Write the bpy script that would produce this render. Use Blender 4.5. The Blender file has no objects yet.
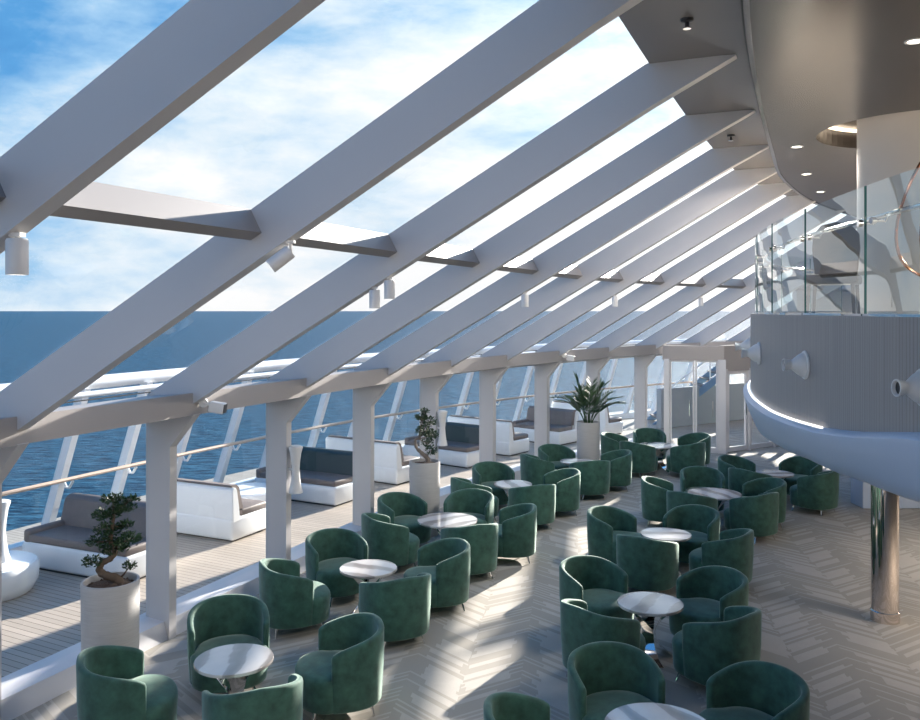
import bpy, bmesh, math, random
from mathutils import Vector, Matrix
random.seed(7)
PI = math.pi
sc = bpy.context.scene
COL = bpy.context.scene.collection

# ------------------------------------------------------------------ helpers
def link(o, parent=None):
    COL.objects.link(o)
    if parent is not None:
        o.parent = parent
    return o

def tag(o, label=None, cat=None, group=None, kind=None):
    if label: o['label'] = label
    if cat: o['category'] = cat
    if group: o['group'] = group
    if kind: o['kind'] = kind
    return o

def obj(name, bm, mats, parent=None, smooth=False, sharp=35, recalc=True):
    if recalc:
        bmesh.ops.recalc_face_normals(bm, faces=bm.faces[:])
    me = bpy.data.meshes.new(name)
    bm.to_mesh(me); bm.free()
    for m in (mats if isinstance(mats, (list, tuple)) else [mats]):
        me.materials.append(m)
    if smooth:
        for p in me.polygons: p.use_smooth = True
        me.set_sharp_from_angle(angle=math.radians(sharp))
    return link(bpy.data.objects.new(name, me), parent)

def struct(name, bm, mats, parent=None, **k):
    o = obj(name, bm, mats, parent, **k)
    if parent is None: o['kind'] = 'structure'
    return o

def thing(name, label, cat, loc=(0, 0, 0), rz=0, group=None):
    o = bpy.data.objects.new(name, None)
    o.empty_display_size = .1
    link(o)
    o.location = loc; o.rotation_euler = (0, 0, rz)
    return tag(o, label, cat, group)

def copy_tree(o, parent=None):
    c = o.copy(); COL.objects.link(c)
    c.parent = parent
    for ch in list(o.children):
        copy_tree(ch, c)
    return c

def box(bm, c, s, M=None, bev=0):
    r = bmesh.ops.create_cube(bm, size=1)
    vs = r['verts']
    for v in vs:
        v.co = Vector((v.co.x * s[0] + c[0], v.co.y * s[1] + c[1], v.co.z * s[2] + c[2]))
    if bev:
        es = set(e for v in vs for e in v.link_edges)
        r2 = bmesh.ops.bevel(bm, geom=list(es), offset=bev, segments=3, affect='EDGES', profile=.5)
        vs = list(set(r2['verts']) | set(v for v in vs if v.is_valid))
    if M is not None:
        for v in vs: v.co = M @ v.co
    return vs

def prism(bm, pts2d, f0, f1):
    """closed prism between f0(p) and f1(p) for 2-D outline pts"""
    a = [bm.verts.new(f0(p)) for p in pts2d]
    b = [bm.verts.new(f1(p)) for p in pts2d]
    n = len(a)
    bm.faces.new(a); bm.faces.new(b[::-1])
    for i in range(n):
        bm.faces.new((a[i], b[i], b[(i + 1) % n], a[(i + 1) % n]))

def hexa(bm, p):
    """8 corner points: 4 bottom (ring), 4 top (ring)"""
    v = [bm.verts.new(q) for q in p]
    for f in ((0, 1, 2, 3), (7, 6, 5, 4), (0, 4, 5, 1), (1, 5, 6, 2), (2, 6, 7, 3), (3, 7, 4, 0)):
        bm.faces.new([v[i] for i in f])

def quad(bm, p):
    bm.faces.new([bm.verts.new(q) for q in p])

def lathe(bm, prof, n=32, M=None, cap=True):
    rings = []
    for r, z in prof:
        ring = []
        for i in range(n):
            a = 2 * PI * i / n
            co = Vector((r * math.cos(a), r * math.sin(a), z))
            ring.append(bm.verts.new(M @ co if M is not None else co))
        rings.append(ring)
    for a, b in zip(rings, rings[1:]):
        for i in range(n):
            j = (i + 1) % n
            bm.faces.new((a[i], a[j], b[j], b[i]))
    if cap:
        bm.faces.new(rings[0][::-1]); bm.faces.new(rings[-1])

def tube(bm, pts, rad, n=8, cap=True):
    pts = [Vector(p) for p in pts]
    rads = rad if isinstance(rad, (list, tuple)) else [rad] * len(pts)
    up = Vector((0, 0, 1)); rings = []
    prev = None
    for i, p in enumerate(pts):
        t = (pts[min(i + 1, len(pts) - 1)] - pts[max(i - 1, 0)]).normalized()
        if prev is None:
            a = t.cross(up)
            if a.length < 1e-3: a = t.cross(Vector((1, 0, 0)))
        else:
            a = prev - t * prev.dot(t)
            if a.length < 1e-4: a = t.cross(up)
        a.normalize(); b = t.cross(a).normalized(); prev = a
        rings.append([bm.verts.new(p + (a * math.cos(2 * PI * k / n) + b * math.sin(2 * PI * k / n)) * rads[i]) for k in range(n)])
    for A, B in zip(rings, rings[1:]):
        for k in range(n):
            bm.faces.new((A[k], A[(k + 1) % n], B[(k + 1) % n], B[k]))
    if cap:
        bm.faces.new(rings[0][::-1]); bm.faces.new(rings[-1])

def loft(bm, rings, closed_ring=True, cap=True):
    R = [[bm.verts.new(p) for p in r] for r in rings]
    n = len(R[0])
    for A, B in zip(R, R[1:]):
        for k in range(n if closed_ring else n - 1):
            bm.faces.new((A[k], A[(k + 1) % n], B[(k + 1) % n], B[k]))
    if cap and closed_ring:
        bm.faces.new(R[0][::-1]); bm.faces.new(R[-1])

# ------------------------------------------------------------------ materials
class NT:
    def __init__(s, name):
        s.m = bpy.data.materials.new(name); s.m.use_nodes = True
        s.t = s.m.node_tree; s.t.nodes.clear()
        s.out = s.n('ShaderNodeOutputMaterial')
    def n(s, typ, **kw):
        x = s.t.nodes.new(typ)
        for k, v in kw.items(): setattr(x, k, v)
        return x
    def l(s, a, b): s.t.links.new(a, b)
    def math(s, op, a, b=None, c=None):
        x = s.n('ShaderNodeMath', operation=op)
        for i, v in enumerate((a, b, c)):
            if v is None: continue
            if isinstance(v, (int, float)): x.inputs[i].default_value = v
            else: s.l(v, x.inputs[i])
        return x.outputs[0]
    def ramp(s, fac, stops):
        x = s.n('ShaderNodeValToRGB')
        e = x.color_ramp.elements
        while len(e) < len(stops): e.new(.5)
        for i, (p, c) in enumerate(stops):
            e[i].position = p; e[i].color = (*c, 1) if len(c) == 3 else c
        s.l(fac, x.inputs[0]); return x.outputs[0]
    def mix(s, f, a, b):
        x = s.n('ShaderNodeMix', data_type='RGBA')
        for i, v in ((0, f), (6, a), (7, b)):
            if isinstance(v, (int, float)): x.inputs[i].default_value = v
            elif isinstance(v, tuple): x.inputs[i].default_value = (*v, 1)
            else: s.l(v, x.inputs[i])
        return x.outputs[2]
    def noise(s, vec, scale, detail=3, rough=.5):
        x = s.n('ShaderNodeTexNoise'); x.inputs['Scale'].default_value = scale
        x.inputs['Detail'].default_value = detail; x.inputs['Roughness'].default_value = rough
        if vec is not None: s.l(vec, x.inputs['Vector'])
        return x.outputs['Fac']
    def co(s, kind='Object', scale=(1, 1, 1), rot=(0, 0, 0), loc=(0, 0, 0)):
        c = s.n('ShaderNodeTexCoord'); m = s.n('ShaderNodeMapping')
        m.inputs['Scale'].default_value = scale; m.inputs['Rotation'].default_value = rot; m.inputs['Location'].default_value = loc
        s.l(c.outputs[kind], m.inputs[0]); return m.outputs[0]
    def bsdf(s, col, rough=.5, metal=0, bump=None, bstr=.2, bdist=.01, **kw):
        b = s.n('ShaderNodeBsdfPrincipled')
        if isinstance(col, tuple): b.inputs['Base Color'].default_value = (*col, 1)
        else: s.l(col, b.inputs['Base Color'])
        if isinstance(rough, (int, float)): b.inputs['Roughness'].default_value = rough
        else: s.l(rough, b.inputs['Roughness'])
        b.inputs['Metallic'].default_value = metal
        for k, v in kw.items():
            k = k.replace('_', ' ')
            b.inputs[k].default_value = (*v, 1) if isinstance(v, tuple) else v
        if bump is not None:
            u = s.n('ShaderNodeBump'); u.inputs['Strength'].default_value = bstr; u.inputs['Distance'].default_value = bdist
            s.l(bump, u.inputs['Height']); s.l(u.outputs[0], b.inputs['Normal'])
        s.l(b.outputs[0], s.out.inputs[0]); return s.m

def simple(name, col, rough=.5, metal=0, nscale=0, namp=.06, **kw):
    t = NT(name)
    if nscale:
        f = t.noise(t.co(), nscale, 3)
        c = t.mix(f, tuple(x * (1 - namp) for x in col), tuple(min(1, x * (1 + namp)) for x in col))
        return t.bsdf(c, rough, metal, **kw)
    return t.bsdf(col, rough, metal, **kw)

def emis(name, col, st):
    t = NT(name); e = t.n('ShaderNodeEmission'); e.inputs[0].default_value = (*col, 1); e.inputs[1].default_value = st
    t.l(e.outputs[0], t.out.inputs[0]); return t.m

def glass(name, tint=(.97, .985, .98), ior=1.5, rough=0.0, boost=0.0, graze=.75):
    t = NT(name)
    tr = t.n('ShaderNodeBsdfTransparent'); tr.inputs[0].default_value = (*tint, 1)
    gl = t.n('ShaderNodeBsdfGlossy'); gl.inputs['Roughness'].default_value = rough
    fr = t.n('ShaderNodeFresnel'); fr.inputs[0].default_value = ior
    mx = t.n('ShaderNodeMixShader')
    geo = t.n('ShaderNodeNewGeometry')
    # a thin pane reflects alike from both faces
    f2 = t.n('ShaderNodeLayerWeight'); f2.inputs[0].default_value = .5
    p = t.math('POWER', f2.outputs['Facing'], 4.0)
    fac = t.math('MINIMUM', t.math('ADD', t.math('MULTIPLY', p, graze), .05 + boost), .95)
    t.l(fac, mx.inputs[0]); t.l(tr.outputs[0], mx.inputs[1]); t.l(gl.outputs[0], mx.inputs[2])
    t.t.nodes.remove(fr); t.t.nodes.remove(geo)
    t.l(mx.outputs[0], t.out.inputs[0]); return t.m

M = {}
M['beam'] = simple('painted_beam', (.54, .53, .535), .42, nscale=1.5, namp=.03)
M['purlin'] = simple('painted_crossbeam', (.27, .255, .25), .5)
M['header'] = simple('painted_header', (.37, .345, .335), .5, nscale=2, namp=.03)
M['sill'] = simple('painted_sill', (.66, .66, .68), .3, nscale=2, namp=.03)
M['soffit'] = simple('soffit_panel', (.23, .215, .205), .22, nscale=2, namp=.05)
M['ceil'] = simple('ceiling_panel', (.038, .032, .029), .26, nscale=1, namp=.05)
M['dark'] = simple('gasket_and_gap_shade', (.01, .01, .01), .5)  # near-black for gaskets and the painted shadow at the ceiling trim
M['trim'] = simple('brushed_trim', (.26, .24, .22), .12, 1)
M['chrome'] = simple('polished_steel', (.86, .84, .82), .04, 1)
M['chromed'] = simple('copper_steel', (.80, .71, .66), .05, 1)
M['wallw'] = simple('wall_paint', (.6, .585, .57), .6, nscale=2, namp=.03)
M['white'] = simple('white_gelcoat', (.78, .80, .82), .22, nscale=2, namp=.02)
M['screen'] = simple('white_steel', (.80, .82, .84), .3, nscale=2, namp=.02)
M['fix'] = simple('fixture_white', (.70, .70, .70), .35)
M['black'] = simple('black_plastic', (.02, .02, .022), .35)
M['glass'] = glass('window_glass', graze=.35)
M['roofglass'] = glass('roof_glass', (.985, .985, .985), graze=.4, boost=-.02)
M['rail'] = glass('balustrade_glass', (.80, .91, .95), boost=.13)
M['outglass'] = glass('screen_glass', (.88, .94, .97), graze=.15, boost=-.03)
M['edge'] = simple('glass_edge', (.03, .12, .12), .1)
M['led'] = emis('led_strip', (1, .98, .95), 1.3)
M['lamp'] = emis('lamp_lens', (1, .93, .82), 5)
M['cove'] = emis('cove_light', (1, .80, .58), 2.2)
M['bulwark'] = simple('bulwark_paint', (.30, .34, .37), .5)
M['copper'] = simple('copper_tube', (.80, .38, .22), .2, 1)
M['soil'] = simple('potting_bark', (.10, .065, .045), .9, nscale=60, namp=.8)
M['brown'] = simple('brown_leather', (.09, .055, .045), .45)
M['bluewhite'] = simple('bowl_skylight_blue', (.50, .59, .74), .35)  # blue of the sky light put into the base colour

# velvet
t = NT('green_velvet')
f = t.noise(t.co(scale=(1, 1, 1)), 9, 4, .6); g = t.noise(t.co(), 2.5, 2)
c = t.mix(t.math('MULTIPLY', t.math('SUBTRACT', f, .3), 2.2), (.015, .062, .046), (.050, .155, .115)); c = t.mix(t.math('MULTIPLY', g, .2), c, (.045, .075, .055))
b = t.bsdf(c, .75, 0, bump=t.noise(t.co(), 220, 2), bstr=.15, bdist=.002, Sheen_Weight=.6, Sheen_Roughness=.4, Sheen_Tint=(.75, .92, .82))
M['velvet'] = b
# marble
t = NT('marble_top')
v = t.co(rot=(0, 0, .6), scale=(1, 2.2, 1))
f = t.noise(v, 3.0, 6, .65)
w = t.n('ShaderNodeTexWave'); w.inputs['Scale'].default_value = .55; w.inputs['Distortion'].default_value = 7; w.inputs['Detail'].default_value = 4
t.l(v, w.inputs['Vector'])
c = t.ramp(w.outputs['Fac'], [(0, (.20, .185, .18)), (.35, (.30, .285, .275)), (.5, (.60, .59, .58)), (1, (.68, .67, .66))])
c = t.mix(t.math('MULTIPLY', f, .5), c, (.42, .40, .385))
M['marble'] = t.bsdf(c, .10, Specular_IOR_Level=.9)
# planter: finely grooved grey composite
t = NT('planter_composite')
v = t.co(scale=(1, 1, 14)); f = t.noise(v, 5, 4)
M['planter'] = t.bsdf(t.mix(f, (.44, .43, .42), (.57, .56, .55)), .75, bump=f, bstr=.5, bdist=.006)
# leaves
def leafmat(name, a, b):
    t = NT(name); f = t.noise(t.co(), 14, 2)
    return t.bsdf(t.mix(f, a, b), .45)
M['leaf'] = leafmat('ficus_leaf', (.010, .035, .012), (.045, .10, .03))
M['palm'] = leafmat('palm_leaf', (.012, .04, .015), (.06, .12, .035))
M['bark'] = simple('bark', (.13, .09, .06), .8, nscale=20, namp=.4)
M['barkg'] = simple('bark_grey', (.22, .18, .15), .8, nscale=20, namp=.3)
M['taupe'] = simple('taupe_upholstery', (.17, .14, .13), .55, nscale=8, namp=.12)
M['greenback'] = simple('dark_green_cushion', (.03, .05, .048), .5, nscale=8, namp=.12)
M['handrail'] = simple('varnished_wood', (.55, .40, .30), .35, nscale=12, namp=.15)
# fascia: vertical grain
t = NT('fascia_wood')
cc = t.n('ShaderNodeUVMap'); mp = t.n('ShaderNodeMapping'); mp.inputs['Scale'].default_value = (26, .35, 1); t.l(cc.outputs[0], mp.inputs[0])
f = t.noise(mp.outputs[0], 1.0, 5, .7)
mp2 = t.n('ShaderNodeMapping'); mp2.inputs['Scale'].default_value = (110, .8, 1); t.l(cc.outputs[0], mp2.inputs[0])
f2 = t.noise(mp2.outputs[0], 1.0, 3, .6)
sep = t.n('ShaderNodeSeparateXYZ'); t.l(cc.outputs[0], sep.inputs[0])
gr = t.math('FRACT', t.math('MULTIPLY', sep.outputs[0], 22.0))
gl = t.math('LESS_THAN', gr, .12)
c = t.mix(f, (.15, .132, .125), (.42, .385, .36)); c = t.mix(t.math('MULTIPLY', f2, .5), c, (.48, .445, .42))
c = t.mix(t.math('MULTIPLY', gl, .45), c, (.08, .075, .08))
M['fascia'] = t.bsdf(c, .5)
# carpet : broken herringbone of lighter bars on taupe-grey
t = NT('carpet')
cn = t.n('ShaderNodeTexCoord'); mp = t.n('ShaderNodeMapping'); mp.inputs['Rotation'].default_value = (0, 0, math.radians(8)); t.l(cn.outputs['Object'], mp.inputs[0])
sp = t.n('ShaderNodeSeparateXYZ'); t.l(mp.outputs[0], sp.inputs[0])
x, y = sp.outputs[0], sp.outputs[1]
P = 1.15
xc = t.math('DIVIDE', x, P)
col = t.math('FLOOR', xc); fx = t.math('SUBTRACT', xc, col)
zig = t.math('ABSOLUTE', t.math('SUBTRACT', fx, .5))
half = t.math('GREATER_THAN', fx, .5)
b = t.math('DIVIDE', t.math('ADD', y, t.math('MULTIPLY', zig, P * .85)), .09)
bi = t.math('FLOOR', b); bf = t.math('SUBTRACT', b, bi)
cb = t.n('ShaderNodeCombineXYZ'); t.l(bi, cb.inputs[0]); t.l(t.math('ADD', t.math('MULTIPLY', col, 2.0), half), cb.inputs[1])
wn = t.n('ShaderNodeTexWhiteNoise', noise_dimensions='3D'); t.l(cb.outputs[0], wn.inputs['Vector'])
r1 = wn.outputs['Value']
lenm = t.math('LESS_THAN', t.math('ABSOLUTE', t.math('SUBTRACT', t.math('MULTIPLY', zig, 2.0), t.math('ADD', .25, t.math('MULTIPLY', r1, .5)))), .36)
bar = t.math('MULTIPLY', t.math('GREATER_THAN', r1, .56), lenm)
thin = t.math('MULTIPLY', t.math('LESS_THAN', bf, .36), t.math('GREATER_THAN', t.math('FRACT', t.math('MULTIPLY', r1, 7.0)), .55))
big = t.noise(cn.outputs['Object'], .8, 3); fine = t.noise(cn.outputs['Object'], 45, 4, .7); med = t.noise(cn.outputs['Object'], 5, 4, .7)
base = t.mix(big, (.315, .285, .24), (.415, .375, .32))
base = t.mix(t.math('MULTIPLY', med, .6), base, (.41, .385, .34))
lite = t.mix(med, (.49, .455, .41), (.66, .62, .56))
fac = t.math('MAXIMUM', t.math('MULTIPLY', bar, .62), t.math('MULTIPLY', thin, .55))
c = t.mix(fac, base, lite)
c = t.mix(t.math('MULTIPLY', fine, .25), c, (.24, .23, .21))
M['carpet'] = t.bsdf(c, .9, bump=fine, bstr=.3, bdist=.004)
# deck planks
t = NT('teak_deck')
v = t.co(rot=(0, 0, math.radians(28)))
sp = t.n('ShaderNodeSeparateXYZ'); t.l(v, sp.inputs[0])
yy = t.math('DIVIDE', sp.outputs[1], .10); yi = t.math('FLOOR', yy); yf = t.math('SUBTRACT', yy, yi)
gap = t.math('LESS_THAN', yf, .09)
wn = t.n('ShaderNodeTexWhiteNoise', noise_dimensions='1D'); t.l(yi, wn.inputs['W'])
mpx = t.n('ShaderNodeMapping'); mpx.inputs['Scale'].default_value = (1.5, 22, 1); t.l(v, mpx.inputs[0])
gr = t.noise(mpx.outputs[0], 2, 4)
c = t.mix(wn.outputs['Value'], (.40, .345, .285), (.50, .43, .36)); c = t.mix(t.math('MULTIPLY', gr, .5), c, (.34, .29, .25))
c = t.mix(gap, c, (.07, .06, .055))
M['deck'] = t.bsdf(c, .5)
# sea
t = NT('sea_water')
cn = t.n('ShaderNodeTexCoord'); mp = t.n('ShaderNodeMapping'); mp.inputs['Scale'].default_value = (.32, 1.0, 1); mp.inputs['Rotation'].default_value = (0, 0, -.25); t.l(cn.outputs['Object'], mp.inputs[0])
n1 = t.noise(mp.outputs[0], .75, 7, .62); n2 = t.noise(mp.outputs[0], .02, 4, .6)
c = t.mix(t.math('MULTIPLY', t.math('SUBTRACT', n1, .38), 4.0), (.003, .026, .062), (.036, .128, .215))
foam = t.math('GREATER_THAN', t.math('MULTIPLY', n1, t.math('ADD', n2, .45)), .74)
c = t.mix(t.math('MULTIPLY', foam, .7), c, (.55, .65, .70))
M['sea'] = t.bsdf(c, .5, bump=n1, bstr=1.0, bdist=1.2, Specular_IOR_Level=.06)

# ------------------------------------------------------------------ plan geometry
Pc = [(-6.78, 1.15), (-6.05, 3.35), (-5.37, 5.47), (-4.47, 7.58), (-3.60, 9.67), (-2.70, 11.75), (-1.75, 13.82), (-.745, 15.85), (.424, 17.80),
      (1.755, 19.63), (3.22, 21.37), (4.79, 23.02), (6.45, 24.55), (8.20, 25.95), (10.05, 27.2), (11.95, 28.3)]
Pc = [Vector((a, b)) for a, b in Pc]
NC = len(Pc)
def heading(i):
    a = Pc[max(i - 1, 0)]; b = Pc[min(i + 1, NC - 1)]
    return (b - a).normalized()
Tn = [heading(i) for i in range(NC)]
In = [Vector((t.y, -t.x)) for t in Tn]           # inward (to +x)
def P3(i, s, z, w=0.0):
    p = Pc[i] + In[i] * s + Tn[i] * w
    return Vector((p.x, p.y, z))
WB = .115
ZT = lambda s: 2.795 + .552 * s                   # glass plane
ZB = lambda s: 2.725 + .558 * (s - .68)            # underside of a beam
SE = 5.74                                        # glass ends
FIRST = 1

# floor and outer deck
bm = bmesh.new(); fl = [(p.x, p.y) for p in [Pc[i] + In[i] * .02 for i in range(NC)]]
fl = [(-7.6, -4)] + fl + [(17, 28.5), (17, -4)]
prism(bm, fl, lambda p: Vector((p[0], p[1], 0)), lambda p: Vector((p[0], p[1], -.12)))
struct('floor', bm, M['carpet'])
bm = bmesh.new()
for i in range(NC - 1):
    hexa(bm, [P3(i, -5.6, -.12), P3(i + 1, -5.6, -.12), P3(i + 1, .02, -.12), P3(i, .02, -.12),
              P3(i, -5.6, -.01), P3(i + 1, -5.6, -.01), P3(i + 1, .02, -.01), P3(i, .02, -.01)])
bmesh.ops.remove_doubles(bm, verts=bm.verts, dist=.001)
struct('outer_deck_floor', bm, M['deck'])

# sea
bm = bmesh.new()
quad(bm, [(-16000, -2000, -24), (16000, -2000, -24), (16000, 20000, -24), (-16000, 20000, -24)])
struct('sea', bm, M['sea'])

# curb (window sill at the foot of the glass)
bm = bmesh.new()
for i in range(NC - 1):
    if 11 <= i: continue
    o = -.10
    hexa(bm, [P3(i, o, 0), P3(i + 1, o, 0), P3(i + 1, .30, 0), P3(i, .30, 0),
              P3(i, o, .23), P3(i + 1, o, .23), P3(i + 1, .25, .20), P3(i, .25, .20)])
bmesh.ops.remove_doubles(bm, verts=bm.verts, dist=.001)
struct('windowsill', bm, M['sill'])
# header beam
bm = bmesh.new()
for i in range(NC - 1):
    hexa(bm, [P3(i, -.02, 2.45), P3(i + 1, -.02, 2.45), P3(i + 1, .66, 2.57), P3(i, .66, 2.57),
              P3(i, -.02, 2.76), P3(i + 1, -.02, 2.76), P3(i + 1, .66, 2.82), P3(i, .66, 2.82)])
bmesh.ops.remove_doubles(bm, verts=bm.verts, dist=.001)
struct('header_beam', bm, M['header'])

# columns, roof beams, purlins, panes
for i in range(NC):
    if i < 12:
        bm = bmesh.new()
        prism(bm, [(-.02, .0), (.32, .0), (.33, 2.19), (.67, 2.575), (.60, 2.60), (-.02, 2.60)],
              lambda p: P3(i, p[0], p[1], 0), lambda p: P3(i, p[0], p[1], WB))
        struct('window_column', bm, M['beam'])
    bm = bmesh.new()
    tip = 6.46
    st_ = [(.0, 2.70, ZT(0) - .012), (.64, 2.688, ZT(.64) - .012)]
    st_ += [(q, ZB(q), ZT(q) - .012) for q in (1.9, 3.2, 4.5, SE - .05)] + [(SE + .02, ZB(SE + .02), 5.955), (tip, 5.918, 5.925)]
    loft(bm, [[P3(i, q, lo, 0), P3(i, q, lo, WB), P3(i, q, hi, WB), P3(i, q, hi, 0)] for q, lo, hi in st_])
    struct('roof_beam', bm, M['beam'])
    if i < NC - 1:
        # purlin between this beam and the next
        bm = bmesh.new()
        def W2(i, s, z, e):   # e = 0 this beam's far face, 1 next beam's near face
            return P3(i, s, z, WB - .01) if e == 0 else P3(i + 1, s, z, .01)
        prism(bm, [(3.03, ZT(3.03) - .01), (3.13, ZT(3.13) - .01), (3.23, ZT(3.13) - .19), (3.13, ZT(3.03) - .19)],
              lambda p: W2(i, p[0], p[1], 0), lambda p: W2(i, p[0], p[1], 1))
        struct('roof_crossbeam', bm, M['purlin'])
        # sloping pane
        bm = bmesh.new()
        a0 = P3(i, .03, ZT(.03)); a1 = P3(i, SE, ZT(SE)); b0 = P3(i + 1, .03, ZT(.03)); b1 = P3(i + 1, SE, ZT(SE))
        quad(bm, [a0, b0, b1, a1])
        w = struct('window_%d' % (i + 1), bm, M['roofglass'])
        bm = bmesh.new()   # gasket strip along the pane's foot
        hexa(bm, [P3(i, .03, ZT(.03) - .012, WB), P3(i + 1, .03, ZT(.03) - .012), P3(i + 1, .05, ZT(.03) - .012), P3(i, .05, ZT(.03) - .012, WB),
                  P3(i, .03, ZT(.03) + .0, WB), P3(i + 1, .03, ZT(.03) + .0), P3(i + 1, .05, ZT(.03) + .0), P3(i, .05, ZT(.03), WB)])
        obj('gasket', bm, M['dark'], w)
        if i != 0 and i < 11:
            bm = bmesh.new()
            quad(bm, [P3(i, .03, .22, WB), P3(i + 1, .03, .22), P3(i + 1, .03, 2.5), P3(i, .03, 2.5, WB)])
            w = struct('window_%d' % (i + 21), bm, M['glass'])
            bm = bmesh.new()
            box(bm, (0, 0, 0), (1, 1, 1))
            for v in bm.verts:
                s = .03 + .02 * v.co.x; ww = WB + .012 + .024 * v.co.y
                v.co = P3(i, s, .22 + (v.co.z + .5) * 2.26, ww)
            obj('window_gasket', bm, M['dark'], w)

# soffit and ceiling
trim = [(.3, -4), (.45, -1), (.8, 1.8), (1.3, 3.8), (1.96, 5.77), (2.8, 7.92), (4.02, 10.84), (5.1, 13.25), (6.82, 16.1), (9.3, 19.1), (12.2, 21.6), (17, 24.2)]
def smooth_curve(pts, k=4):
    out = []
    n = len(pts)
    for i in range(n - 1):
        p0 = Vector(pts[max(i - 1, 0)]); p1 = Vector(pts[i]); p2 = Vector(pts[i + 1]); p3 = Vector(pts[min(i + 2, n - 1)])
        for j in range(k):
            u = j / k
            out.append(.5 * ((2 * p1) + (p2 - p0) * u + (2 * p0 - 5 * p1 + 4 * p2 - p3) * u * u + (3 * p1 - p0 - 3 * p2 + p3) * u ** 3))
    out.append(Vector(pts[-1]))
    return out
TR = smooth_curve(trim)
ends = [Pc[i] + In[i] * (SE - .01) for i in range(NC)]
bm = bmesh.new()
# soffit: outer edge = glass ends, inner edge = trim line (nearest by order)
def resample(pts, n):
    L = [0]
    for a, b in zip(pts, pts[1:]): L.append(L[-1] + (b - a).length)
    out = []
    for k in range(n):
        d = L[-1] * k / (n - 1)
        for i in range(len(pts) - 1):
            if d <= L[i + 1] + 1e-9:
                u = (d - L[i]) / (L[i + 1] - L[i]); out.append(pts[i].lerp(pts[i + 1], u)); break
    return out
outer = [Vector((-1.6, -4))] + [p for k, p in enumerate(ends) if k < 13]
A = [bm.verts.new((p.x, p.y, 5.93)) for p in outer]; 
B = []
for p in outer:
    q = min(TR, key=lambda t: (t - p).length)
    B.append(q)
for a, b in ((outer[k], outer[k + 1]) for k in range(len(outer) - 1)): pass
# strip triangulated against the trim points between consecutive nearest points
idx = [TR.index(q) for q in B]; idx[0] = 0
for k in range(1, len(idx)): idx[k] = max(idx[k], idx[k - 1])
idx[-1] = len(TR) - 1
BV = [bm.verts.new((p.x + .02, p.y, 5.93)) for p in TR]
for k in range(len(outer) - 1):
    f = [A[k], A[k + 1]] + [BV[j] for j in range(idx[k + 1], idx[k] - 1, -1)]
    bm.faces.new(f)
bmesh.ops.triangulate(bm, faces=bm.faces[:])
r = bmesh.ops.extrude_face_region(bm, geom=bm.faces[:])
for v in r['geom']:
    if isinstance(v, bmesh.types.BMVert): v.co.z += .25
struct('ceiling_outer', bm, M['soffit'])
# inner ceiling slab with round recess
HC = (5.25, 9.57); HR = 1.10
bm = bmesh.new()
prism(bm, [(p.x, p.y) for p in TR] + [(17, -4)], lambda p: Vector((p[0], p[1], 5.80)), lambda p: Vector((p[0], p[1], 6.25)))
ceil = struct('ceiling', bm, [M['ceil'], M['cove']])
bm = bmesh.new(); lathe(bm, [(HR, 5.6), (HR, 6.02)], 64, Matrix.Translation((HC[0], HC[1], 0)))
cut = obj('cutter', bm, M['ceil'])
md = ceil.modifiers.new('b', 'BOOLEAN'); md.object = cut; md.operation = 'DIFFERENCE'; md.solver = 'EXACT'
dg = bpy.context.evaluated_depsgraph_get()
me = bpy.data.meshes.new_from_object(ceil.evaluated_get(dg))
ceil.modifiers.clear(); ceil.data = me; bpy.data.objects.remove(cut)
# cove ring light inside recess
bm = bmesh.new(); lathe(bm, [(HR - .03, 5.99), (HR - .03, 6.015), (HR - .10, 6.015), (HR - .10, 5.99), (HR - .03, 5.99)], 64, Matrix.Translation((HC[0], HC[1], 0)), cap=False)
o = struct('ceiling_cove_trim', bm, M['cove'])
# shiny curved trim along the step + black bar painting the shadow of the gap
bm = bmesh.new()
def off(pts, d):
    out = []
    for i, p in enumerate(pts):
        t_ = (pts[min(i + 1, len(pts) - 1)] - pts[max(i - 1, 0)]).normalized()
        out.append(p + Vector((t_.y, -t_.x)) * d)
    return out
def strip(bm, c0, z0, c1, z1):
    a = [bm.verts.new((p.x, p.y, z0)) for p in c0]; b = [bm.verts.new((p.x, p.y, z1)) for p in c1]
    for i in range(len(a) - 1): bm.faces.new((a[i], a[i + 1], b[i + 1], b[i]))
def bar_along(bm, c0, z0, c1, z1):
    n = len(c0)
    rings = []
    for i in range(n):
        rings.append([(c0[i].x, c0[i].y, z0), (c1[i].x, c1[i].y, z0), (c1[i].x, c1[i].y, z1), (c0[i].x, c0[i].y, z1)])
    loft(bm, rings)
bar_along(bm, off(TR, -.012), 5.79, off(TR, .03), 5.85)
struct('ceiling_trim', bm, M['trim'])
bm = bmesh.new(); bar_along(bm, off(TR, -.03), 5.845, off(TR, .02), 5.94)  # solid black bar, shade of the step put into its colour
struct('ceiling_trim_shadow', bm, M['dark'])

# enclosing walls out of view
bm = bmesh.new(); box(bm, (17.1, 12.2, 3), (.2, 33, 6.6)); struct('wall_right', bm, M['wallw'])
bm = bmesh.new(); box(bm, (4.8, -4.1, 3), (24.8, .2, 6.6)); struct('wall_back', bm, M['wallw'])

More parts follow.
